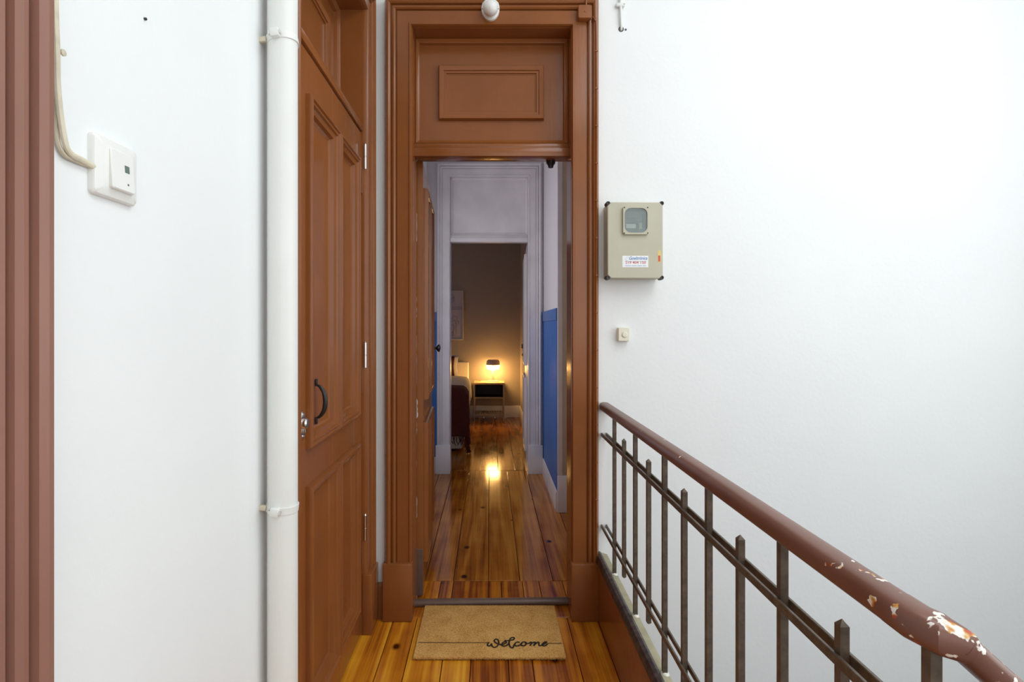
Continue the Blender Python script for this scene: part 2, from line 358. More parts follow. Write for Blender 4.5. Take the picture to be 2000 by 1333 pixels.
m = MB(); m.box(BX0, BX1 + .2, YR, YR + .12, 0, 3.0); struct(m, 'wall_bedroom_back', M_TAUPE, 'taupe bedroom wall behind the glowing lamp', 'wall', 0)
m = MB(); m.box(BX1, BX1 + .12, YE1, YR, 0, 3.0); struct(m, 'wall_bedroom_right', M_TAUPE, 'taupe bedroom side wall beside the white door', 'wall', 0)
m = MB(); m.box(BX0 - .12, BX0, YE0, YR, 0, 3.0); struct(m, 'wall_bedroom_left', M_TAUPE, 'taupe bedroom wall beyond the bed', 'wall', 0)

# floor with single planks
m = MB()
m.box(XL - T, KX, -1.6, YF, -.06, -.012); m.box(-.42, .52, YF, YB, -.06, -.012)
m.box(HX0, .82, YB, YE0, -.06, -.012); m.box(EA0, EA1, YE0, YE1, -.06, -.012); m.box(BX0, BX1, YE1, YR, -.06, -.012)
floor = struct(m, 'floor', M_SUB, 'varnished pine plank floor running from the landing into the bedroom', 'floor', 0)
m = MB(); m.box(XL, 2.75, -1.6, YF, -2.7, -2.6); struct(m, 'floor_below', M_SUB, 'dark floor at the bottom of the stairwell', 'floor', 0)
def planks(edges, y0, y1, mat, gap=0.0016):
    for a, b_ in zip(edges[:-1], edges[1:]):
        cuts = [y0, y1] if not isinstance(y0, list) else y0
        for c, d in zip(cuts[:-1], cuts[1:]):
            MB().box(a + gap, b_ - gap, c + gap, d - gap, -.022, random.uniform(-.0012, 0.0), .0016, 1).build('plank', mat, floor, smooth=0)
planks([XL - .1, -.43, -.325, -.186, -.075, .071, .165, .345, KX], -1.6, YF, M_PINE)
planks([-.42, -.25, -.186, -.006, .056, .165, .25, .37, .52], YF, 2.745, M_PINE)
planks([HX0, -.45, -.335, -.188, -.008, .154, .324, .49, .65, .82], 2.747, YE1 - .06, M_PINE2)
planks([BX0 + .3 * i for i in range(6)] + [-.72, -.55, -.38, -.23, -.09, .075, .23, BX1], YE1 - .056, YR, M_PINE2)

# baseboards and dado
def baseb(M, a0, a1, h, t, name, mat, label):
    p = [(0, 0), (t, 0), (t, h - .018), (t * .65, h - .006), (t * .3, h), (0, h)]
    struct(MB(M).strip([(a0, b, n) for n, b in p], [(a1, b, n) for n, b in p]), name, mat, label, 'baseboard')
baseb(front(YF), XL, OA0 - .115, .158, .014, 'baseboard_front', M_BROWN, 'short brown baseboard between the side door and the front doorway')
baseb(front(YE0), HX0, EA0 - .12, .146, .015, 'baseboard_hall_end', M_WHITEP, 'short white baseboard at the hall end beside the bedroom door casing')
RIGHT = lambda x: Matrix(((0, 0, -1, x), (-1, 0, 0, 0), (0, 1, 0, 0), (0, 0, 0, 1)))   # wall facing -X, a runs along -Y
baseb(RIGHT(HX1), -YE0, -3.77, .146, .015, 'baseboard_hall_right', M_WHITEP, 'white baseboard under the blue hall dado')
baseb(front(YR), -.9, BX1, .165, .016, 'baseboard_bedroom_back', M_WHITEP, 'white baseboard behind the nightstand')
baseb(RIGHT(BX1), -YR, -YE1, .165, .016, 'baseboard_bedroom_right', M_WHITEP, 'white baseboard along the bedroom side wall')
def dado(M, a0, a1, name, label):
    o = tag(link(name, None, None, M @ Vector(((a0 + a1) / 2, .146, 0))), label, 'dado', kind='structure')
    MB(M).box(a0, a1, .146, 1.355, -.002, .006).build('panel', M_BLUE, o)
    MB(M).box(a0, a1, 1.352, 1.437, -.002, .014, .003).build('dado_rail', M_BLUE2, o)
dado(RIGHT(HX1), -YE0, -3.772, 'trim_dado_right', 'blue dado panel with paler rail on the right hall wall')
dado(front(YE0), HX0, EA0 - .118, 'trim_dado_left', 'narrow blue dado strip seen behind the open brown door')
# white corner casing where the hall narrows
o = tag(link('trim_hall_corner', None, None, (.53, 3.76, 0)), 'pale corner casing with plinth where the hall narrows', 'casing', kind='structure')
MB(front(3.77)).box(HX1 - .004, HX1 + .03, .26, 3.0, 0, .018, .004).build('casing_board', M_WHITEP, o)
MB(front(3.77)).box(HX1 + .03, .66, .26, 3.0, 0, .012, .003).build('casing_board', M_TAN, o)
MB(front(3.77)).box(HX1 - .004, .66, 0, .26, 0, .024, .005).build('plinth', M_WHITEP, o)

# ------------------------------------------------------------------ door frames
CAS = [(0, 0), (0, .018), (.004, .024), (.010, .024), (.013, .020), (.064, .020), (.066, .014), (.069, .014), (.071, .024), (.077, .029),
       (.084, .028), (.087, .020), (.090, .020), (.093, .032), (.101, .037), (.110, .035), (.117, .026), (.119, 0)]
BOL = [(0, 0), (0, .010), (.004, .017), (.010, .018), (.013, .013), (.017, .015), (.022, .014), (.025, .008), (.038, .004), (.042, -.007), (.047, -.010), (.05, -.012)]
BOL = [(d_, h_ * 1.2 if h_ > 0 else h_) for d_, h_ in BOL]
def door_frame(name, M, a0, a1, mat, label, bar0, bar1, rec, tp=None, lip=None, plinth=.256, top=OT):
    o = tag(link(name, None, None, M @ Vector(((a0 + a1) / 2, 0, 0))), label, 'door frame', kind='structure')
    p = CAS
    MB(M).strip([(a0 - d, plinth, h) for d, h in p], [(a0 - d, top + d, h) for d, h in p]).build('casing_board', mat, o)
    MB(M).strip([(a1 + d, plinth, h) for d, h in p], [(a1 + d, top + d, h) for d, h in p]).build('casing_board', mat, o)
    MB(M).strip([(a0 - d, top + d, h) for d, h in p], [(a1 + d, top + d, h) for d, h in p]).build('casing_head', mat, o)
    for s, e in ((-1, a0), (1, a1)):
        far = .126
        MB(M).box(min(e - s * .006, e + s * far), max(e - s * .006, e + s * far), 0, plinth, 0, .043, .006).build('plinth', mat, o)
        MB(M).box(min(e - s * .002, e + s * .02), max(e - s * .002, e + s * .02), 0, top - .002, -.13, .001).build('jamb', mat, o)
    MB(M).box(a0, a1, top - .002, top + .02, -.165, .001).build('jamb_head', mat, o)
    # transom: board, perimeter bead, ledge mouldings, raised panel
    MB(M).box(a0, a1, bar0 + .01, top, -rec - .03, -rec).build('transom_board', mat, o)
    MB(M).moulding(a0, a1, bar1, top, [(0, -rec), (0, -rec + .02), (.006, -rec + .024), (.012, -rec + .018), (.020, -rec + .014), (.024, -rec)]).build('transom_bead', mat, o)
    MB(M).box(a0, a1, bar0, bar0 + .040, -rec - .03, -rec + .055, .004).build('transom_bar', mat, o)
    MB(M).box(a0, a1, bar0 + .040, bar1, -rec - .01, -rec + .034, .006).build('transom_ledge', mat, o)
    if lip: MB(M).box(a0, a1, lip[0], lip[1], -rec + .04, .004, .004).build('transom_lip', mat, o)
    if tp:
        f = MB(M).box(tp[0] + .02, tp[1] - .02, tp[2] + .02, tp[3] - .02, -rec, -rec + .004).build('transom_panel', mat, o)
        MB(M).moulding(*tp, [(0, -rec), (0, -rec + .016), (.004, -rec + .022), (.010, -rec + .021), (.022, -rec + .017), (.024, -rec + .012), (.034, -rec + .012), (.036, -rec + .006), (.042, -rec + .005), (.044, -rec + .002)]).build('moulding', mat, f)
    return o
door_frame('trim_front_doorway', front(YF), OA0, OA1, M_BROWN, 'glossy brown casing and panelled transom of the open doorway straight ahead', 2.085, 2.152, .105, (-.239, .251, 2.269, 2.52))
door_frame('trim_side_doorway', left(XL), D0, D1, M_BROWN, 'glossy brown casing and deep transom of the closed side door by the drainpipe', 2.122, 2.165, .115, (D0 + .10, D1 - .13, 2.27, 2.525), (2.127, 2.158))
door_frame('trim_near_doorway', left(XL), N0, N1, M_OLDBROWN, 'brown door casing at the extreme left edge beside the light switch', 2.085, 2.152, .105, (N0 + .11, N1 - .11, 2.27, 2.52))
door_frame('trim_bedroom_doorway', front(YE0), EA0, EA1, M_WHITEP, 'white casing and plain transom of the bedroom doorway', 2.062, 2.125, .05)

# ------------------------------------------------------------------ door leaves
def leaf(name, M, wd, ht, mat, label, cols, rows=((.14, .83), (.942, 1.99)), b0=.008, t=.038):
    o = tag(link(name, None, None, M @ Vector((wd / 2, b0, -t / 2))), label, 'door', kind='structure')
    k = .036
    c0, c1 = cols; e = [(0, c0[0] + k), (c0[1] - k, c1[0] + k), (c1[1] - k, wd)]
    for a, b_ in e: MB(M).box(a, b_, b0, ht, -t, 0, .002, 1).build('stile', mat, o)
    rz = [(b0, rows[0][0] + k), (rows[0][1] - k, rows[1][0] + k), (rows[1][1] - k, ht)]
    for z0, z1 in rz:
        for a, b_ in ((e[0][1], e[1][0]), (e[1][1], e[2][0])):
            MB(M).box(a, b_, z0, z1, -t + .0003, -.0003).build('rail', mat, o)
    for c in cols:
        for r in rows:
            p = MB(M).box(c[0] + k, c[1] - k, r[0] + k, r[1] - k, -t + .008, -.0115).build('panel', mat, o)
            MB(M).moulding(c[0], c[1], r[0], r[1], BOL).build('moulding', mat, p)
    return o
def hinge(M, a, b, par, mat=M_STEEL, ln=.105):
    h = MB(M @ Matrix.Translation((a, b, .012)) @ Matrix.Rotation(R(-90), 4, 'X')).lathe([(.0, -.001), (.0075, 0), (.0075, ln * .48), (.0065, ln * .49), (.0065, ln * .51), (.0075, ln * .52), (.0075, ln), (.003, ln + .006)], 0, 0, 12).build('hinge', mat, par)
    MB(M).box(a - .022, a - .004, b - ln, b, 0, .003).build('hinge_leaf', mat, h)
side = leaf('door_side', left(XL - .004) @ Matrix.Translation((D0 + .004, 0, 0)), D1 - D0 - .008, 2.122, M_BROWN,
            'closed glossy brown four panel side door with black arc handle', ((.105, .412), (.424, .705)))
ML = left(XL)
for z in (1.97, 1.13, .40): hinge(ML, D1 + .002, z, side)
# black arc pull
hp = [(.0, .052), (.010, .046), (.022, .027), (.026, 0), (.022, -.027), (.010, -.046), (.0, -.052)]
MH = left(XL) @ Matrix.Translation((1.690, 1.066, 0))
h = MB(MH).tube(catmull([(0, b, n - .006) for n, b in hp], 5), [.003 + .0045 * math.sin(math.pi * i / 30) for i in range(31)], 10).build('handle', M_BLACK, side); tag(h, 'black iron arc pull')
for b in (.060, -.060): MB(MH).box(-.006, .006, b - .012, b + .012, -.012, -.005, .003).build('handle_plate', M_BLACK, h)
# chrome cylinder lock
MK = left(XL) @ Matrix.Translation((1.534, 1.018, -.002))
l = MB(MK @ Matrix.Diagonal((.55, 1, 1, 1))).lathe([(.042, 0), (.042, .004), (.038, .007), (0.001, .008)], 0, 0, 28).build('lock_escutcheon', M_STEEL, side); tag(l, 'chrome oval lock plate')
MB(MK @ Matrix.Translation((0, .006, 0))).lathe([(.016, .006), (.016, .016), (.012, .020), (.001, .021)], 0, 0, 20).build('lock_cylinder', M_STEEL, l)
MB(MK).box(-.004, .004, -.022, -.004, .006, .014, .002).build('lock_latch', M_STEEL, l)
for b in (.031, -.031): MB(MK @ Matrix.Translation((0, b, 0))).lathe([(.0055, .006), (.0045, .010), (.001, .011)], 0, 0, 10).build('screw', M_STEEL, l)
# nearest side door (only its casing shows)
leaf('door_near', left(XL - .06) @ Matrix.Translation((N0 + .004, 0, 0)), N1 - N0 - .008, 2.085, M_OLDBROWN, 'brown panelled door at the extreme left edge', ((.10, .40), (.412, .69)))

# open front door, swung into the hall
d = Vector((-.048, 1, 0)).normalized(); nrm = Vector((1, .048, 0)).normalized()
MO = Matrix(((d.x, 0, nrm.x, -.322), (d.y, 0, nrm.y, 2.572), (0, 1, 0, 0), (0, 0, 0, 1)))
fd = leaf('door_front', MO, .70, 2.10, M_BROWN, 'glossy brown front door standing open against the hall wall', ((.075, .335), (.347, .61)), t=.032, b0=.012)
MBk = MO @ Matrix.Translation((.655, 1.175, 0))
kn = MB(MBk).lathe([(.024, 0), (.024, .004), (.009, .007), (.008, .028), (.016, .032), (.024, .040), (.022, .050), (.010, .055), (.001, .056)], 0, 0, 20).build('knob', M_BLACK, fd); tag(kn, 'black round door knob')
# chipped paint along the hinge edge: thin flakes of bare white undercoat
for z0, z1, wd_ in ((1.70, 1.86, .005), (1.335, 1.47, .003), (1.0, 1.29, .003), (.86, .96, .009), (.78, .86, .005), (.52, .78, .0025), (.38, .50, .005)):
    n = 9; pts = []
    for i in range(n): pts.append((-.0015, z0 + (z1 - z0) * i / (n - 1), -.032 + wd_ * random.uniform(.35, 1) * (1 if 0 < i < n - 1 else .1)))
    MB(MO).strip([(-.0022, p[1], -.0325) for p in pts], [(-.0022, p[1], p[2]) for p in pts]).build('paint_chip', M_CHIP, fd, smooth=0)
MB(MO).box(-.004, .0, .012, .235, -.0325, .0005, .001, 1).build('edge_guard', M_BAR, fd)
# bolt keep under the transom bar
kb = MB(front(YF - .0) @ Matrix.Translation((.287, 2.082, -.13)) @ Matrix.Rotation(R(90), 4, 'X')).lathe([(.022, -.004), (.022, .006), (.014, .016), (.012, .026), (.001, .028)], 0, 0, 18).build('bolt_keep', M_BLACK)
tag(kb, 'small black bolt keep under the front transom bar', 'bolt keep')

# white bedroom door, swung into the bedroom
d2 = Vector((.040, 1, 0)).normalized(); n2 = Vector((-1, .040, 0)).normalized()
MW = Matrix(((-d2.x, 0, n2.x, .338 + d2.x * .68), (-d2.y, 0, n2.y, 4.935 + d2.y * .68), (0, 1, 0, 0), (0, 0, 0, 1)))
bd = leaf('door_bedroom', MW, .68, 2.06, M_WHITEP, 'white bedroom door swung open against the side wall', ((.07, .33), (.342, .60)), t=.034)
lk = MB(MW @ Matrix.Translation((.05, 1.065, 0))).box(-.03, .03, -.07, .07, 0, .010, .003).build('lock_plate', M_WHITEP, bd); tag(lk, 'white lock plate with dark keyhole fittings')
MB(MW @ Matrix.Translation((.05, 1.105, .010))).box(-.022, .022, -.022, .022, 0, .026, .004).build('handle', M_BLACK, lk)
MB(MW @ Matrix.Translation((.05, 1.015, .010))).box(-.022, .022, -.012, .012, 0, .022, .004).build('thumb_turn', M_BLACK, lk)
MB(MW @ Matrix.Translation((.05, 1.055, .010))).box(-.018, .018, -.014, .014, 0, .012, .004).build('keyhole_cover', M_STEEL, lk)

# threshold bar
m = MB(); m.tube([(OA0 - .002, 2.497, .012), (OA0 + .01, 2.497, .014), (0, 2.505, .014), (OA1 - .002, 2.513, .014)], .0185, 14, .95)
struct(m, 'trim_threshold', M_BAR, 'round grey brown threshold bar behind the doormat', 'threshold')

# ------------------------------------------------------------------ kerb and railing
o = tag(link('trim_landing_kerb', None, None, (.5, 1.4, 0)), 'dark brown kerb under the stair railing with worn black edge', 'kerb', kind='structure')
YK = .55
MB().box(KX, .524, YK, YF, -.3, .272).build('kerb_face', M_BROWN, o)
p = [(KX - .004, .255), (KX - .010, .268), (KX - .009, .282), (KX - .002, .294), (.488, .297), (.497, .292), (.497, .255)]
MB().strip([(x, YF, z) for x, z in p], [(x, YK, z) for x, z in p]).build('worn_edge', M_WORN, o)
MB().strip([(x, YF - .002, z) for x, z in [(.495, .25), (.495, .291), (.524, .283), (.526, .25)]], [(x, YK, z) for x, z in [(.495, .25), (.495, .291), (.524, .283), (.526, .25)]]).build('cement_top', M_OLIVE, o)
RX = .511
rail = thing('stair_railing', (RX, 1.4, .285), 'bronze painted iron stair railing under a worn brown handrail', 'railing')
Y0, DY = 2.197, .1578
def bal(z0, z1, pt, pb):
    hw = .0068; mb = MB(); q = [(-hw, -hw), (hw, -hw), (hw, hw), (-hw, hw)]
    vs = [(x, y, z0) for x, y in q] + [(x, y, z1) for x, y in q]; fs = [(0, 1, 5, 4), (1, 2, 6, 5), (2, 3, 7, 6), (3, 0, 4, 7)]
    if pt: vs.append((0, 0, z1 + .009)); t = len(vs) - 1; fs += [(4, 5, t), (5, 6, t), (6, 7, t), (7, 4, t)]
    else: fs.append((4, 5, 6, 7))
    if pb: vs.append((0, 0, z0 - .007)); t = len(vs) - 1; fs += [(1, 0, t), (2, 1, t), (3, 2, t), (0, 3, t)]
    else: fs.append((3, 2, 1, 0))
    return mb.add(vs, fs)
def relocate(ob, org): ob.location = Vector(org) - WORLD[ob.parent.name]; WORLD[ob.name] = Vector(org)
lb = bal(-.002, .648, False, False).build('baluster', M_IRON, rail, (0, 0, 0), smooth=0); relocate(lb, (RX, Y0, .285))
src = {}
for i in range(11):
    y = Y0 - DY * i; kind = 'long' if i % 2 == 0 else 'short'
    z = .285 if kind == 'long' else .350
    if i == 0: src['long'] = lb; continue
    if kind not in src:
        ob = bal(0, .518, True, True).build('baluster', M_IRON, rail, (0, 0, 0), smooth=0); src[kind] = ob; relocate(ob, (RX, y, z))
    else: copy_at(src[kind], rail, (RX, y, z))
ft0 = None
for i in range(0, 11, 2):
    y = Y0 - DY * i
    if ft0 is None: ft0 = MB().lathe([(.014, -.002), (.012, .004), (.008, .008), (.001, .009)], 0, 0, 9).build('filler_collar', M_MORTAR, rail, (0, 0, 0)); relocate(ft0, (RX, y, .285))
    else: copy_at(ft0, rail, (RX, y, .285))
for z in (.820, .409):
    for x in (RX - .0105, RX + .0105): MB().box(x - .003, x + .003, .56, YF - .002, z - .008, z + .008, .001, 1).build('flat_bar', M_IRON, rail)
# handrail: rounded section swept to the corner, flared corner block, thinner descending rail
def sect(wd, ht, n=20, pw=2.8):
    r_ = []
    for k in range(n):
        t = 2 * math.pi * k / n; c, s_ = math.cos(t), math.sin(t)
        r_.append((wd / 2 * math.copysign(abs(c) ** (2 / pw), c), ht / 2 * math.copysign(abs(s_) ** (2 / pw), s_)))
    return r_
def sweep(stations):      # (point, right vector, up vector, width, height)
    vs = []; fs = []; n = 20
    for p, e, g, wd, ht in stations:
        p, e, g = Vector(p), Vector(e), Vector(g); vs += [p + e * a + g * b for a, b in sect(wd, ht)]
    for i in range(len(stations) - 1):
        for k in range(n):
            j = (k + 1) % n; fs.append((i * n + k, i * n + j, (i + 1) * n + j, (i + 1) * n + k))
    fs += [tuple(reversed(range(n))), tuple(range((len(stations) - 1) * n, len(stations) * n))]
    return MB().add(vs, fs)
X_, Z_ = (1, 0, 0), (0, 0, 1)
HZ = .947
sweep([((RX, YF - .004, HZ), X_, Z_, .042, .034), ((RX, YF - .012, HZ), X_, Z_, .046, .039), ((RX, 1.4, HZ), X_, Z_, .046, .039), ((RX, .664, HZ), X_, Z_, .046, .039)]).build('handrail', M_RAIL, rail)
sl = Vector((.743, 0, -.669)); su = Vector((.669, 0, .743))
sweep([((RX, .672, HZ), X_, Z_, .047, .040), ((RX, .640, HZ), X_, Z_, .047, .041), ((RX + .010, .617, HZ - .001), (.72, .69, 0), Z_, .054, .040), ((RX + .026, .612, HZ - .008), (0, 1, 0), (.45, 0, .89), .046, .037)]).build('handrail_corner', M_RAIL, rail)
q0 = Vector((RX + .020, .612, HZ - .004))
sweep([(q0, (0, 1, 0), su, .043, .034), (q0 + sl * .03, (0, 1, 0), su, .041, .032), (q0 + sl * 1.6, (0, 1, 0), su, .041, .032)]).build('handrail_descent', M_RAIL, rail)

# ------------------------------------------------------------------ drainpipe
px, py, pr = -.4945, 1.276, .0345
dp = thing('drainpipe', (px, py, 0), 'white painted vertical drainpipe clamped to the left wall', 'pipe')
MB().lathe([(pr, .0), (pr, ZT)], px, py, 40).build('pipe', M_PIPE, dp)
for z, tilt in ((1.3 + 558 * .4945 / 405, 9), (1.3 - 350 * .4945 / 405, -6)):
    Mt = Matrix.Translation((px, py, z)) @ Matrix.Rotation(R(-tilt), 4, 'Y')
    k = MB(Mt).lathe([(pr - .001, -.008), (pr + .0022, -.008), (pr + .0022, .008), (pr - .001, .008)], 0, 0, 40, False).build('clamp', M_PIPE, dp)
    MB(Mt).box(-.012, .008, -pr - .014, -pr + .002, -.010, .010, .003).build('clamp_lug', M_PIPE, k)
    MB(Mt @ Matrix.Translation((-.002, -pr - .008, 0)) @ Matrix.Rotation(R(90), 4, 'Y')).lathe([(.0055, -.014), (.0055, .014)], 0, 0, 8).build('screw', M_STEEL, k)
    MB(Mt).box(-.056, -pr + .004, -.006 - .02, .006 - .02, -.006, .006, .002).build('wall_pin', M_CABLE, k)

# ------------------------------------------------------------------ light switch and its cable
def onleft(u, v, n=0.0):       # a point of the left wall seen at this bearing
    x = XL + n; y = F * -x / (U0 - u); return Vector((x, y, CH + (V0 - v) * y / F))
sy, sz = .762, 1.523
sw = thing('light_switch', (XL, sy, sz), 'white square light switch with grey indicator on the left wall', 'light switch')
MS = left(XL) @ Matrix.Translation((sy, sz, 0))
def rrect(w_, h_, r, bulge=0.0, n=6):
    pts = []
    for cx, cy, a0 in ((w_ / 2 - r, h_ / 2 - r, 0), (-w_ / 2 + r, h_ / 2 - r, 90), (-w_ / 2 + r, -h_ / 2 + r, 180), (w_ / 2 - r, -h_ / 2 + r, 270)):
        for i in range(n): a = R(a0 + 90 * i / (n - 1)); pts.append((cx + r * math.cos(a), cy + r * math.sin(a)))
    if bulge: pts = [(x * (1 + bulge * (1 - (2 * y / h_) ** 2)), y * (1 + bulge * (1 - (2 * x / w_) ** 2))) for x, y in pts]
    return pts
def loft(M, loops):    # loops: list of (poly, n)
    mb = MB(M); vs = []; fs = []; n = len(loops[0][0])
    for poly, z in loops: vs += [(x, y, z) for x, y in poly]
    for i in range(len(loops) - 1):
        for k in range(n):
            j = (k + 1) % n; fs.append((i * n + k, i * n + j, (i + 1) * n + j, (i + 1) * n + k))
    fs += [tuple(reversed(range(n))), tuple(range((len(loops) - 1) * n, len(loops) * n))]
    return mb.add(vs, fs)
loft(MS, [(rrect(.088, .083, .006, .03), 0), (rrect(.088, .083, .006, .03), .005), (rrect(.084, .079, .006, .03), .0085), (rrect(.062, .060, .004, .03), .0125)]).build('plate', M_PLAST, sw)
MR = MS @ Matrix.Translation((.002, -.001, .0115)) @ Matrix.Rotation(R(-4), 4, 'X')
rk = loft(MR, [(rrect(.046, .056, .003, .02), -.003), (rrect(.046, .056, .003, .02), .004), (rrect(.043, .053, .003, .02), .0055)]).build('rocker', M_PLAST, sw)
MB(MR).box(.003, .012, .000, .010, .005, .0062).build('indicator', M_GREY, rk)
MB(MR @ Matrix.Translation((.008, -.017, .005))).lathe([(.0018, 0), (.0016, .001), (.0002, .0012)], 0, 0, 10).build('mark', M_GREY, rk)
cpts = [onleft(100, -260, .012), onleft(105, -120, .010), onleft(108, 20, .010), onleft(111, 105, .012), onleft(112, 160, .009), onleft(118, 225, .009), onleft(128, 282, .010), onleft(140, 302, .008), onleft(160, 313, .007), onleft(186, 327, .006)]
cb = thing('switch_cable', cpts[-1], 'yellowed white cable running down the brown casing to the light switch', 'cable')
MB().tube(catmull(cpts, 6), .0042, 10, .75).build('cable', M_CABLE, cb)
cp2 = [onleft(111, 118, .004), onleft(110, 200, .003), onleft(112, 270, .004), onleft(124, 300, .005), onleft(142, 312, .004), onleft(178, 326, .004)]
MB().tube(catmull(cp2, 6), .0028, 8).build('cable', M_CABLE, cb)
q = onleft(111, 103, .006)
MB(Matrix.Translation(q) @ Matrix.Rotation(R(90), 4, 'Y')).lathe([(.002, -.01), (.002, .006), (.0042, .007), (.0042, .009), (.001, .010)], 0, 0, 10).build('cable_nail', M_CABLE, cb)
nl = onleft(282, 37)
tag(MB(Matrix.Translation(nl) @ Matrix.Rotation(R(90), 4, 'Y')).lathe([(.0022, -.01), (.0022, .003), (.0012, .004)], 0, 0, 8).build('nail', M_DARK), 'tiny dark nail head high on the left wall', 'nail')

# ------------------------------------------------------------------ fittings on the front casing and wall
P = 440.8   # px per metre on the casing plane
fx = lambda u: (u - U0) / P
fz = lambda v: CH + (V0 - v) / P
MF = front(YF - .02)
wl = thing('bulb_holder', (fx(958), YF - .02, fz(14)), 'white porcelain bulb holder with opal bulb above the front doorway', 'lamp')
ML_ = MF @ Matrix.Translation((fx(958), fz(17), 0))
loft(ML_, [([(.040 * math.cos(t), .052 * math.sin(t)) for t in [2 * math.pi * i / 28 for i in range(28)]], 0), ([(.040 * math.cos(t), .052 * math.sin(t)) for t in [2 * math.pi * i / 28 for i in range(28)]], .012),
           ([(.030 * math.cos(t), .040 * math.sin(t)) for t in [2 * math.pi * i / 28 for i in range(28)]], .022)]).build('base', M_PLAST, wl)
for a in (-.034, .034): MB(ML_ @ Matrix.Translation((a, -.004, .010))).lathe([(.004, 0), (.004, .006), (.001, .007)], 0, 0, 8).build('screw', M_DARK, wl)
MB(ML_ @ Matrix.Rotation(R(24), 4, 'X')).lathe([(.024, .01), (.024, .03), (.030, .036), (.0325, .052), (.031, .068), (.024, .082), (.012, .090), (.001, .092)], 0, 0, 28).build('bulb', M_BULB, wl)
jb = thing('junction_box', (fx(1142), YF - .02, fz(42)), 'small square junction box painted brown at the casing corner', 'junction box')
MJ = MF @ Matrix.Translation((fx(1141), fz(27.5), 0))
loft(MJ, [(rrect(.060, .060, .008), 0), (rrect(.060, .060, .008), .028), (rrect(.056, .056, .008), .031)]).build('lid', M_BROWN, jb)
MB(MJ).lathe([(.004, .030), (.0035, .033), (.001, .034)], 0, 0, 10).build('screw', M_BROWN, jb)
pc = thing('casing_cable', (fx(1164), YF - .04, .3), 'thin brown painted cable clipped along the right casing edge', 'cable')
cx = OA1 + .105
MB(front(YF)).tube(catmull([(fx(1145), 2.9, .034), (fx(1144), 2.76, .04), (fx(1144), 2.72, .040)], 5), .0035, 8).build('cable', M_BROWN, pc)
MB(front(YF)).tube(catmull([(fx(1157), fz(33), .030), (fx(1161), fz(42), .038), (cx, fz(70), .039), (cx + .001, 1.9, .0395), (cx - .001, 1.2, .0395), (cx, .50, .0395), (cx + .002, .31, .038), (cx + .010, .275, .030), (cx + .017, .270, .012)], 8), .0032, 8).build('cable', M_BROWN, pc)
ck = None
for i in range(13):
    org = front(YF) @ Vector((cx, 2.52 - .165 * i, .0415))
    if ck is None: ck = MB().box(-.006, .006, -.0035, .002, -.0035, .0035, .0015, 1).build('cable_clip', M_BROWN, pc, (0, 0, 0)); relocate(ck, org)
    else: copy_at(ck, pc, org)

# meter box
mx0, mx1, mz0, mz1 = .508, .748, 1.512, 1.842
md = .088
mbx = thing('meter_box', ((mx0 + mx1) / 2, YF, mz0), 'beige electricity meter box with small window on the white wall', 'meter box')
MM = front(YF) @ Matrix.Translation(((mx0 + mx1) / 2, (mz0 + mz1) / 2, 0)); W_, H_ = mx1 - mx0, mz1 - mz0
loft(MM, [(rrect(W_ * .985, H_ * .985, .006), -.002), (rrect(W_ * .985, H_ * .985, .006), .062)]).build('body', M_METER, mbx)
def chamf(w_, h_, c): return [(w_ / 2 - c, h_ / 2), (-w_ / 2 + c, h_ / 2), (-w_ / 2, h_ / 2 - c), (-w_ / 2, -h_ / 2 + c), (-w_ / 2 + c, -h_ / 2), (w_ / 2 - c, -h_ / 2), (w_ / 2, -h_ / 2 + c), (w_ / 2, h_ / 2 - c)]
lid = loft(MM, [(chamf(W_, H_, .014), .064), (chamf(W_, H_, .014), md - .004), (chamf(W_ - .006, H_ - .006, .014), md)]).build('lid', M_METER, mbx)
for a in (-1, 1):
    for b in (-1, 1):
        sc = MB(MM @ Matrix.Translation((a * (W_ / 2 - .004), b * (H_ / 2 - .004), .05))).lathe([(.010, 0), (.010, .030), (.0085, .036), (.005, .036), (.004, .032), (.001, .032)], 0, 0, 14).build('screw', M_DARK, mbx)
wc = MM @ Matrix.Translation((.000, .084, md))
wf = MB(wc); outer = rrect(.112, .122, .010, 0, 7); inner = rrect(.098, .106, .026, 0, 7)
wf.add([(x, y, 0) for x, y in outer] + [(x, y, .010) for x, y in outer] + [(x * .985, y * .985, .012) for x, y in outer] + [(x, y, .012) for x, y in inner] + [(x, y, .001) for x, y in inner],
       [(i + 28 * k, (i + 1) % 28 + 28 * k, (i + 1) % 28 + 28 * (k + 1), i + 28 * (k + 1)) for k in range(4) for i in range(28)])
wfo = wf.build('window_frame', M_METER, mbx)
loft(wc, [(inner, .0002), (inner, .0012)]).build('meter_face', M_DIAL, wfo)
MB(wc).box(-.042, .004, .010, .013, .001, .003).build('meter_mark', M_GREY, wfo)
MB(wc).box(-.042, .010, -.012, -.008, .001, .003).build('meter_mark', M_GREY, wfo)
MB(wc).box(.006, .010, -.034, -.012, .001, .003).build('meter_mark', M_GREY, wfo)
MB(wc).box(-.040, .002, -.032, -.014, .001, .0025).build('meter_counter', M_PLAST, wfo)
MB(wc).box(.016, .028, -.036, -.010, .001, .0035).build('meter_seal', M_CABLE, wfo)
MB(wc).box(.030, .044, -.03, .03, .001, .003).build('meter_mark', M_GREY, wfo)
MB(wc).box(-.040, .042, .040, .046, .001, .003).build('meter_mark', M_GREY, wfo)
loft(wc, [(rrect(.0985, .1065, .026, 0, 7), .007), (rrect(.0985, .1065, .026, 0, 7), .009)]).build('window_pane', M_GLASS, wfo)
for a in (-1, 1):
    for b in (-1, 1): MB(wc @ Matrix.Translation((a * .050, b * .055, .011))).lathe([(.003, 0), (.003, .002), (.001, .0022)], 0, 0, 8).build('screw', M_DARK, wfo)
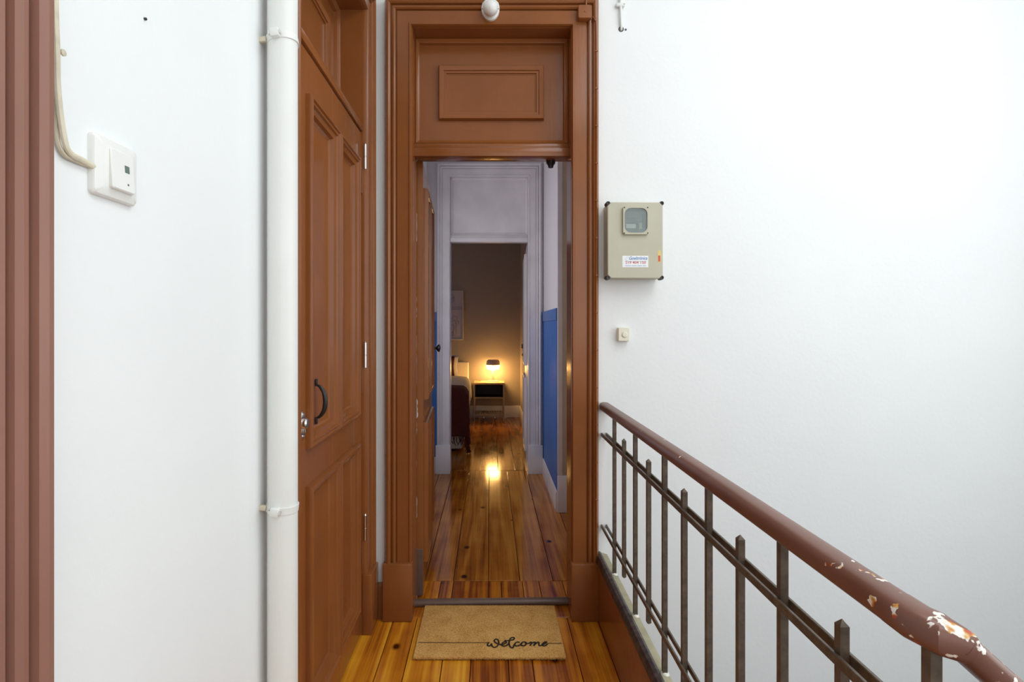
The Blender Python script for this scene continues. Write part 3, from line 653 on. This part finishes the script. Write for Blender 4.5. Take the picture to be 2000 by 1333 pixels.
st = MM @ Matrix.Translation((.000, -.092, md))
sk = MB(st).box(-.056, .056, -.025, .025, 0, .0006).build('sticker', M_STICK, mbx)
MT = st @ Matrix.Translation((0, 0, .0009))
text_mb('Goeltrónica', .020, MT @ Matrix.Translation((-.026, .004, 0)), M_INKB, 'lettering', sk, .25, .078, .0002)
text_mb('219 404 150', .0155, MT @ Matrix.Translation((-.043, -.0125, 0)), M_INKR, 'lettering', sk, 0, .088, .00015)
MB(MT).tube(catmull([(-.030, .020, 0), (-.038, .016, 0), (-.042, .009, 0), (-.036, .005, 0), (-.031, .006, 0)], 4), .0009, 6, .2, (0, -1, 0)).build('logo_swoosh', M_INKB, sk)
MB(MT).box(-.044, .050, .0002, .0016, -.0002, .0002).build('print_line', M_INKL, sk)
for i, (a, b_) in enumerate(((-.044, -.020), (-.017, .006), (.009, .028), (.031, .046))): MB(MT).box(a, b_, -.0195, -.0165, -.0002, .0002).build('print_line', M_INKL, sk)
ys = MM @ Matrix.Translation((.104, -.070, md))
yk = MB(ys).box(-.007, .007, -.026, .026, 0, .0005).build('warning_sticker', M_YEL, mbx)
MB(ys).box(-.005, .004, -.022, .004, .0004, .0009).build('warning_print', M_INKR, yk)

# door bell button
bb = thing('bell_button', (.598, YF, 1.24), 'small cream bell push below the meter box', 'bell push')
MP = front(YF) @ Matrix.Translation((.594, 1.269, 0))
loft(MP, [(rrect(.050, .060, .004), -.001), (rrect(.050, .060, .004), .026), (rrect(.046, .056, .004), .029)]).build('housing', M_CREAM, bb)
MB(MP @ Matrix.Translation((.003, -.001, .028))).lathe([(.0125, 0), (.0125, .004), (.010, .006), (.001, .0065)], 0, 0, 20).build('push_button', M_CREAM, bb)

# cable drop with clip high on the wall
wd_ = thing('wall_cable_drop', (fx(1213), YF, fz(60)), 'white cable stub entering a dark hole high on the right wall', 'cable')
PW = 435.4; gx = lambda u: (u - U0) / PW; gz = lambda v: CH + (V0 - v) / PW
MB(front(YF)).tube(catmull([(gx(1209), gz(-120), .010), (gx(1210), gz(-40), .010), (gx(1211), gz(12), .010), (gx(1212), gz(40), .010), (gx(1213), gz(55), .006), (gx(1213), gz(59), -.004)], 6), .0058, 12).build('cable', M_PIPE, wd_)
cl = MB(front(YF)).box(gx(1202), gx(1219), gz(16), gz(9), 0, .017, .004).build('cable_clip', M_PIPE, wd_)
MB(front(YF) @ Matrix.Translation((gx(1218), gz(12), .015))).lathe([(.003, 0), (.003, .006), (.001, .007)], 0, 0, 8).build('nail', M_PIPE, cl)
MB(front(YF) @ Matrix.Translation((gx(1213), gz(57), 0))).lathe([(.013, -.001), (.012, .0015), (.001, .0016)], 0, 0, 18).build('hole', M_BLACK, wd_)
MB(front(YF) @ Matrix.Translation((gx(1222), gz(58), 0))).lathe([(.005, -.001), (.0045, .0015), (.001, .0016)], 0, 0, 12).build('hole', M_BLACK, wd_)

# ------------------------------------------------------------------ doormat
tm = .016
dm = thing('doormat', (-.005, 2.28, 0), 'coir doormat with black handwritten welcome in front of the threshold', 'doormat')
a0, a1, b0, b1 = -.3005, .2975, 2.086, 2.476
MB().box(a0 + .004, a1 - .004, b0 + .004, b1 - .004, .0005, .006, .002).build('backing', M_COIRB, dm)
MB().box(a0, a1, b0, b1, .005, tm - .002, .003).build('coir_mat', M_COIR, dm)
vs = []; fs = []
def fibre(x, y, z, lean, hgt, w_):
    ang = random.uniform(0, 6.28); dx, dy = math.cos(ang), math.sin(ang); k = len(vs)
    tx, ty = x + random.gauss(0, lean), y + random.gauss(0, lean)
    vs.extend([(x - dy * w_, y + dx * w_, z), (x + dy * w_, y - dx * w_, z), (tx, ty, z + hgt)]); fs.append((k, k + 1, k + 2))
for i in range(26000):
    fibre(random.uniform(a0, a1), random.uniform(b0, b1), tm - .003, .0016, random.uniform(.001, .0035), .0007)
for i in range(2600):
    x = random.uniform(a0, a1); k = len(vs); z = random.uniform(.004, tm - .002)
    vs.extend([(x - .0006, b0 + .002, z), (x + .0006, b0 + .002, z), (x + random.gauss(0, .002), b0 - random.uniform(.001, .004), z + random.gauss(0, .002))]); fs.append((k, k + 1, k + 2))
tag(MB().add(vs, fs).build('coir_pile', M_COIR, dm, smooth=0), kind='stuff')
zt = tm + .0008
def onmat(u, v): y = (CH - zt) * F / (v - V0); return ((u - U0) * y / F, y, zt)
def zz(q): return onmat(930 + q[0] / 12.5, 1230 + q[1] / 12.5)
strokes = [
 [(320, 320), (285, 345), (280, 385), (320, 405), (365, 370), (375, 350), (385, 395), (430, 435), (490, 425), (535, 380), (555, 320), (535, 255), (490, 235), (450, 255), (450, 300), (490, 330), (540, 352), (600, 370)],
 [(600, 370), (660, 365), (730, 330), (735, 308), (690, 302), (640, 335), (625, 375), (660, 405), (710, 405), (760, 380), (805, 330)],
 [(690, 265), (740, 275), (800, 268), (870, 260), (920, 240), (935, 208), (890, 195), (840, 220), (815, 270), (805, 330), (820, 400), (860, 445), (900, 445), (915, 410), (935, 365), (970, 325), (1020, 305), (1060, 318)],
 [(950, 345), (945, 380), (975, 402), (1025, 400), (1080, 370), (1110, 330), (1160, 305), (1215, 315), (1222, 350), (1190, 390), (1130, 397), (1098, 375), (1115, 335)],
 [(1190, 330), (1240, 345), (1290, 335), (1335, 310), (1350, 325), (1318, 395), (1350, 350), (1400, 315), (1440, 312), (1430, 350), (1408, 395), (1445, 355), (1500, 312), (1535, 318), (1530, 360), (1542, 395), (1580, 393), (1650, 362), (1712, 325), (1715, 306), (1680, 305), (1630, 340), (1612, 378), (1650, 400), (1700, 390), (1750, 348)]]
for s_ in strokes: MB().tube(catmull([zz(q) for q in s_], 4), .0030, 8, .35, (0, 0, 1)).build('lettering', M_MATINK, dm)
y = zz((0, 330))[1]
MB().tube([(a0 + .008, y + .004, zt), (a0 + .15, y + .002, zt), zz((320, 322))], .0014, 6, .4, (0, 0, 1)).build('lettering', M_MATINK, dm)
MB().tube([zz((1740, 350)), zz((1800, 340)), (a1 - .006, zz((0, 340))[1], zt)], .0014, 6, .4, (0, 0, 1)).build('lettering', M_MATINK, dm)

# ------------------------------------------------------------------ bedroom
# bed frame, mattress, headboard
bx0, bx1, by0, by1 = -1.87, -.285, 5.56, 7.66
bed = thing('bed', ((bx0 + bx1) / 2, (by0 + by1) / 2, 0), 'white upholstered bed with plain headboard in the far bedroom', 'bed')
MB().box(bx0, bx1, by0, by1, .03, .28, .03, 3).build('bed_base', M_OFFW, bed)
MB().box(bx0 + .01, bx1 - .01, by0 + .01, by1, .28, .56, .06, 4).build('mattress', M_LINEN, bed)
MB().box(bx0 - .03, -.305, by1 + .005, by1 + .075, .02, .805, .02, 3).build('headboard', M_OFFW, bed)
for x in (bx0 + .1, bx1 - .1):
    for y in (by0 + .1, by1 - .1): MB().lathe([(.02, 0), (.025, .035)], x, y, 12).build('leg', M_BLACK, bed)
def drape(x0, x1, y0, y1, zt_, drop, side, foot, bulge, nx=34, ny=34, thick=.012, wob=.006, seed=1):
    # cloth lying on a box: runs over the right side (+x) and, if foot, over the near end (-y)
    random.seed(seed); vs = []; fs = []
    rad = .07
    def fold(s_, e):      # arc-length past the edge -> (out, down)
        if s_ <= -rad: return s_, 0.0
        L_ = rad * math.pi / 2; q = s_ + rad
        if q < L_: a = q / rad; return -rad + rad * math.sin(a), rad * (1 - math.cos(a))
        return bulge * math.sin(min(1, (q - L_) / .3) * 1.57), rad + (q - L_)
    for j in range(ny + 1):
        for i in range(nx + 1):
            sx = x0 + (x1 + side - x0) * i / nx; sy_ = y1 + ((y0 - foot) - y1) * j / ny
            ox, dz1 = fold(sx - x1, 0); oy, dz2 = fold(y0 - sy_, 0) if foot else (y0 - sy_, 0)
            wv = wob * math.sin(sy_ * 23 + i * .3) * (1 if dz1 > .05 else .3) + wob * math.sin(sx * 27 + 1.3) * (1 if dz2 > .05 else .3)
            x = x1 + ox + (wv if dz1 > .05 else 0); yy = y0 - oy - (wv if dz2 > .05 else 0)
            z = zt_ - max(dz1, dz2) - .25 * min(dz1, dz2) + (wv if max(dz1, dz2) < .02 else 0)
            vs.append((x, yy, max(z, .05)))
    n = nx + 1
    for j in range(ny):
        for i in range(nx): fs.append((j * n + i, j * n + i + 1, (j + 1) * n + i + 1, (j + 1) * n + i))
    return MB().add(vs, fs), vs, n
def solid(o, t):
    md_ = o.modifiers.new('thickness', 'SOLIDIFY'); md_.thickness = t; md_.offset = 0
    return o
mb, _, _ = drape(-1.86, bx1 + .012, 5.60, 7.12, .635, 0, .22, 0, .02, seed=2)
tag(solid(mb.build('duvet', M_LINEN, None, None, 80), .03), 'white duvet hanging over the side of the bed', 'duvet')
mb, tv, tn = drape(-1.2, bx1 + .045, 5.525, 5.80, .668, 0, .50, .46, .012, nx=40, ny=34, wob=.008, seed=3)
th = thing('throw_blanket', (-.7, 5.6, .1), 'dark burgundy fringed throw draped over the foot of the bed', 'blanket')
solid(mb.build('cloth', M_BURG, th, None, 80), .012)
ring = [tv[34 * tn + i] for i in range(0, tn)] + [tv[j * tn + tn - 1] for j in range(0, 35)]
fr = MB(); random.seed(5)
for a, b_ in zip(ring[:-1], ring[1:]):
    for k in (0, .5):
        p0 = Vector(a).lerp(Vector(b_), k)
        if (Vector(a) - Vector(b_)).length > .12: continue
        fr.tube([p0, p0 + Vector((random.gauss(0, .006), random.gauss(0, .006), -.05)), p0 + Vector((random.gauss(0, .015), random.gauss(0, .015), -random.uniform(.07, .10)))], [.004, .005, .003], 5)
for k in range(len(fr.v)): fr.v[k].z = max(fr.v[k].z, .012)
tag(fr.build('fringe', M_BURG, th), kind='stuff')
def pillow(name, c, w_, h_, d_, mat, label, tilt):
    vs = []; fs = []; n = 14
    for side_ in (1, -1):
        for j in range(n + 1):
            for i in range(n + 1):
                u, v = -1 + 2 * i / n, -1 + 2 * j / n
                k = max(0, (1 - u ** 4) * (1 - v ** 4)) ** .55
                pin = 1 - .06 * (1 - abs(u * v))
                vs.append((u * w_ / 2 * pin, side_ * d_ / 2 * k, v * h_ / 2 * pin + h_ / 2))
    s_ = n + 1
    for q in (0, 1):
        for j in range(n):
            for i in range(n):
                b_ = q * s_ * s_; fs.append((b_ + j * s_ + i, b_ + j * s_ + i + 1, b_ + (j + 1) * s_ + i + 1, b_ + (j + 1) * s_ + i))
    return tag(MB(Matrix.Translation(c) @ Matrix.Rotation(R(tilt), 4, 'X')).add(vs, fs).build(name, mat, None, None, 80), label, 'pillow')
pillow('cushion', (-.71, 7.22, .645), .46, .27, .13, M_RUST, 'burgundy cushion propped in front of the white pillow', -12)
pillow('pillow', (-.77, 7.42, .60), .66, .32, .16, M_LINEN, 'white pillow leaning on the headboard behind the cushion', -14)

# nightstand
nx0, nx1, ny0, ny1 = -.227, .199, 7.40, 7.73
ns = thing('nightstand', ((nx0 + nx1) / 2, (ny0 + ny1) / 2, 0), 'slim nightstand with oak top and open black cubby beside the bed', 'nightstand')
MB().box(nx0, nx1, ny0, ny1, .508, .533, .004).build('top', M_TOP, ns)
for x in (nx0, nx1 - .018):
    for y in (ny0 + .004, ny1 - .022): MB().box(x, x + .018, y, y + .018, 0, .508, .002, 1).build('leg', M_BEIGEM, ns)
cu = MB().box(nx0 + .018, nx1 - .018, ny1 - .03, ny1 - .02, .335, .508).build('cubby_back', M_BOXBLK, ns)
for x in (nx0 + .018, nx1 - .028): MB().box(x, x + .010, ny0 + .01, ny1 - .02, .335, .508).build('cubby_side', M_BOXBLK, ns)
MB().box(nx0 + .018, nx1 - .018, ny0 + .01, ny1 - .02, .328, .338).build('cubby_shelf', M_BOXBLK, ns)
MB().box(nx0 + .018, nx1 - .018, ny0 + .004, ny0 + .018, .316, .332, .002, 1).build('crossbar', M_BEIGEM, ns)
for y in (ny0 + .004, ny1 - .022): MB().box(nx0 + .018, nx1 - .018, y, y + .014, .075, .095, .002, 1).build('crossbar', M_BEIGEM, ns)
sl_ = None
for i in range(11):
    org = (nx0 + .035 + i * .0356, (ny0 + ny1) / 2, .098)
    if sl_ is None: sl_ = MB().box(-.010, .010, -.155, .155, -.006, .006, .002, 1).build('slat', M_BEIGEM, ns, (0, 0, 0)); relocate(sl_, org)
    else: copy_at(sl_, ns, org)

# table lamp
lx, ly, lz = .043, 7.56, .5335
tl = thing('table_lamp', (lx, ly, lz), 'lit mushroom table lamp with taupe cap and opal bowl', 'lamp')
MB(Matrix.Translation((0, 0, lz))).lathe([(.082, 0), (.084, .004), (.082, .009), (.022, .012), (.018, .02)], lx, ly, 32).build('base', M_TAUPEM, tl)
MB(Matrix.Translation((0, 0, lz))).lathe([(.019, .012), (.016, .08), (.013, .21)], lx, ly, 20).build('stem', M_TAUPEM, tl)
MB().lathe([(.02, .702), (.055, .704), (.078, .712), (.090, .728), (.093, .750), (.0935, .772)], lx, ly, 36, False).build('bowl', M_GLOW, tl)
sh = MB().lathe([(.0945, .768), (.0955, .775), (.0945, .800), (.088, .825), (.072, .842), (.050, .846), (.036, .838), (.034, .826)], lx, ly, 36, False).build('shade', M_TAUPEM, tl)
solid(sh, .002)
MB().lathe([(.034, .826), (.020, .829), (.001, .830)], lx, ly, 24).build('top_diffuser', M_GLOW, tl)
MB().tube(catmull([(lx - .07, ly + .02, lz + .004), (lx - .12, ly + .05, lz + .004), (lx - .17, ly + .03, lz + .004), (lx - .20, ly + .10, lz + .004), (lx - .21, ly + .165, lz + .0035)], 6), .003, 8).build('lamp_cord', M_CABLE, tl)

# picture
pxr, pxl, pz0, pz1 = -.383, -.90, 1.118, 1.835
pic = thing('picture', ((pxl + pxr) / 2, YR, pz0), 'pale framed line drawing above the bed', 'picture')
MQ = front(YR)
MB(MQ).moulding(pxl, pxr, pz0, pz1, [(0, 0), (0, .030), (.003, .032), (.014, .032), (.016, .018)]).build('frame', M_FRAME, pic)
pp = MB(MQ).box(pxl + .008, pxr - .008, pz0 + .008, pz1 - .008, .004, .018).build('paper', M_PAPER, pic)
def pq(x, y): return (-.383 - (505 - x) / 11.1 * .00734 + .0, 1.3 + (640 - (560 + y / 11.1)) * .00739, .019)
lines = [[(120, 200), (200, 185), (290, 185), (285, 240), (220, 290), (150, 300)], [(300, 210), (305, 290), (260, 335), (200, 320), (180, 270), (250, 240), (300, 230)],
         [(-120, 455), (455, 450)], [(-120, 495), (450, 490), (455, 452)], [(60, 700), (180, 740), (260, 700), (290, 645), (370, 670), (360, 730), (400, 760), (390, 820)],
         [(100, 800), (220, 790), (290, 745), (340, 770), (345, 1060)], [(140, 1010), (240, 1020), (290, 950), (295, 860), (260, 820), (225, 870), (240, 960), (290, 1020), (260, 1065), (160, 1060)]]
for l_ in lines: MB(MQ).tube(catmull([pq(*q) for q in l_], 5), .0038, 6, .3, (0, -1, 0)).build('drawn_line', M_INK, pp)
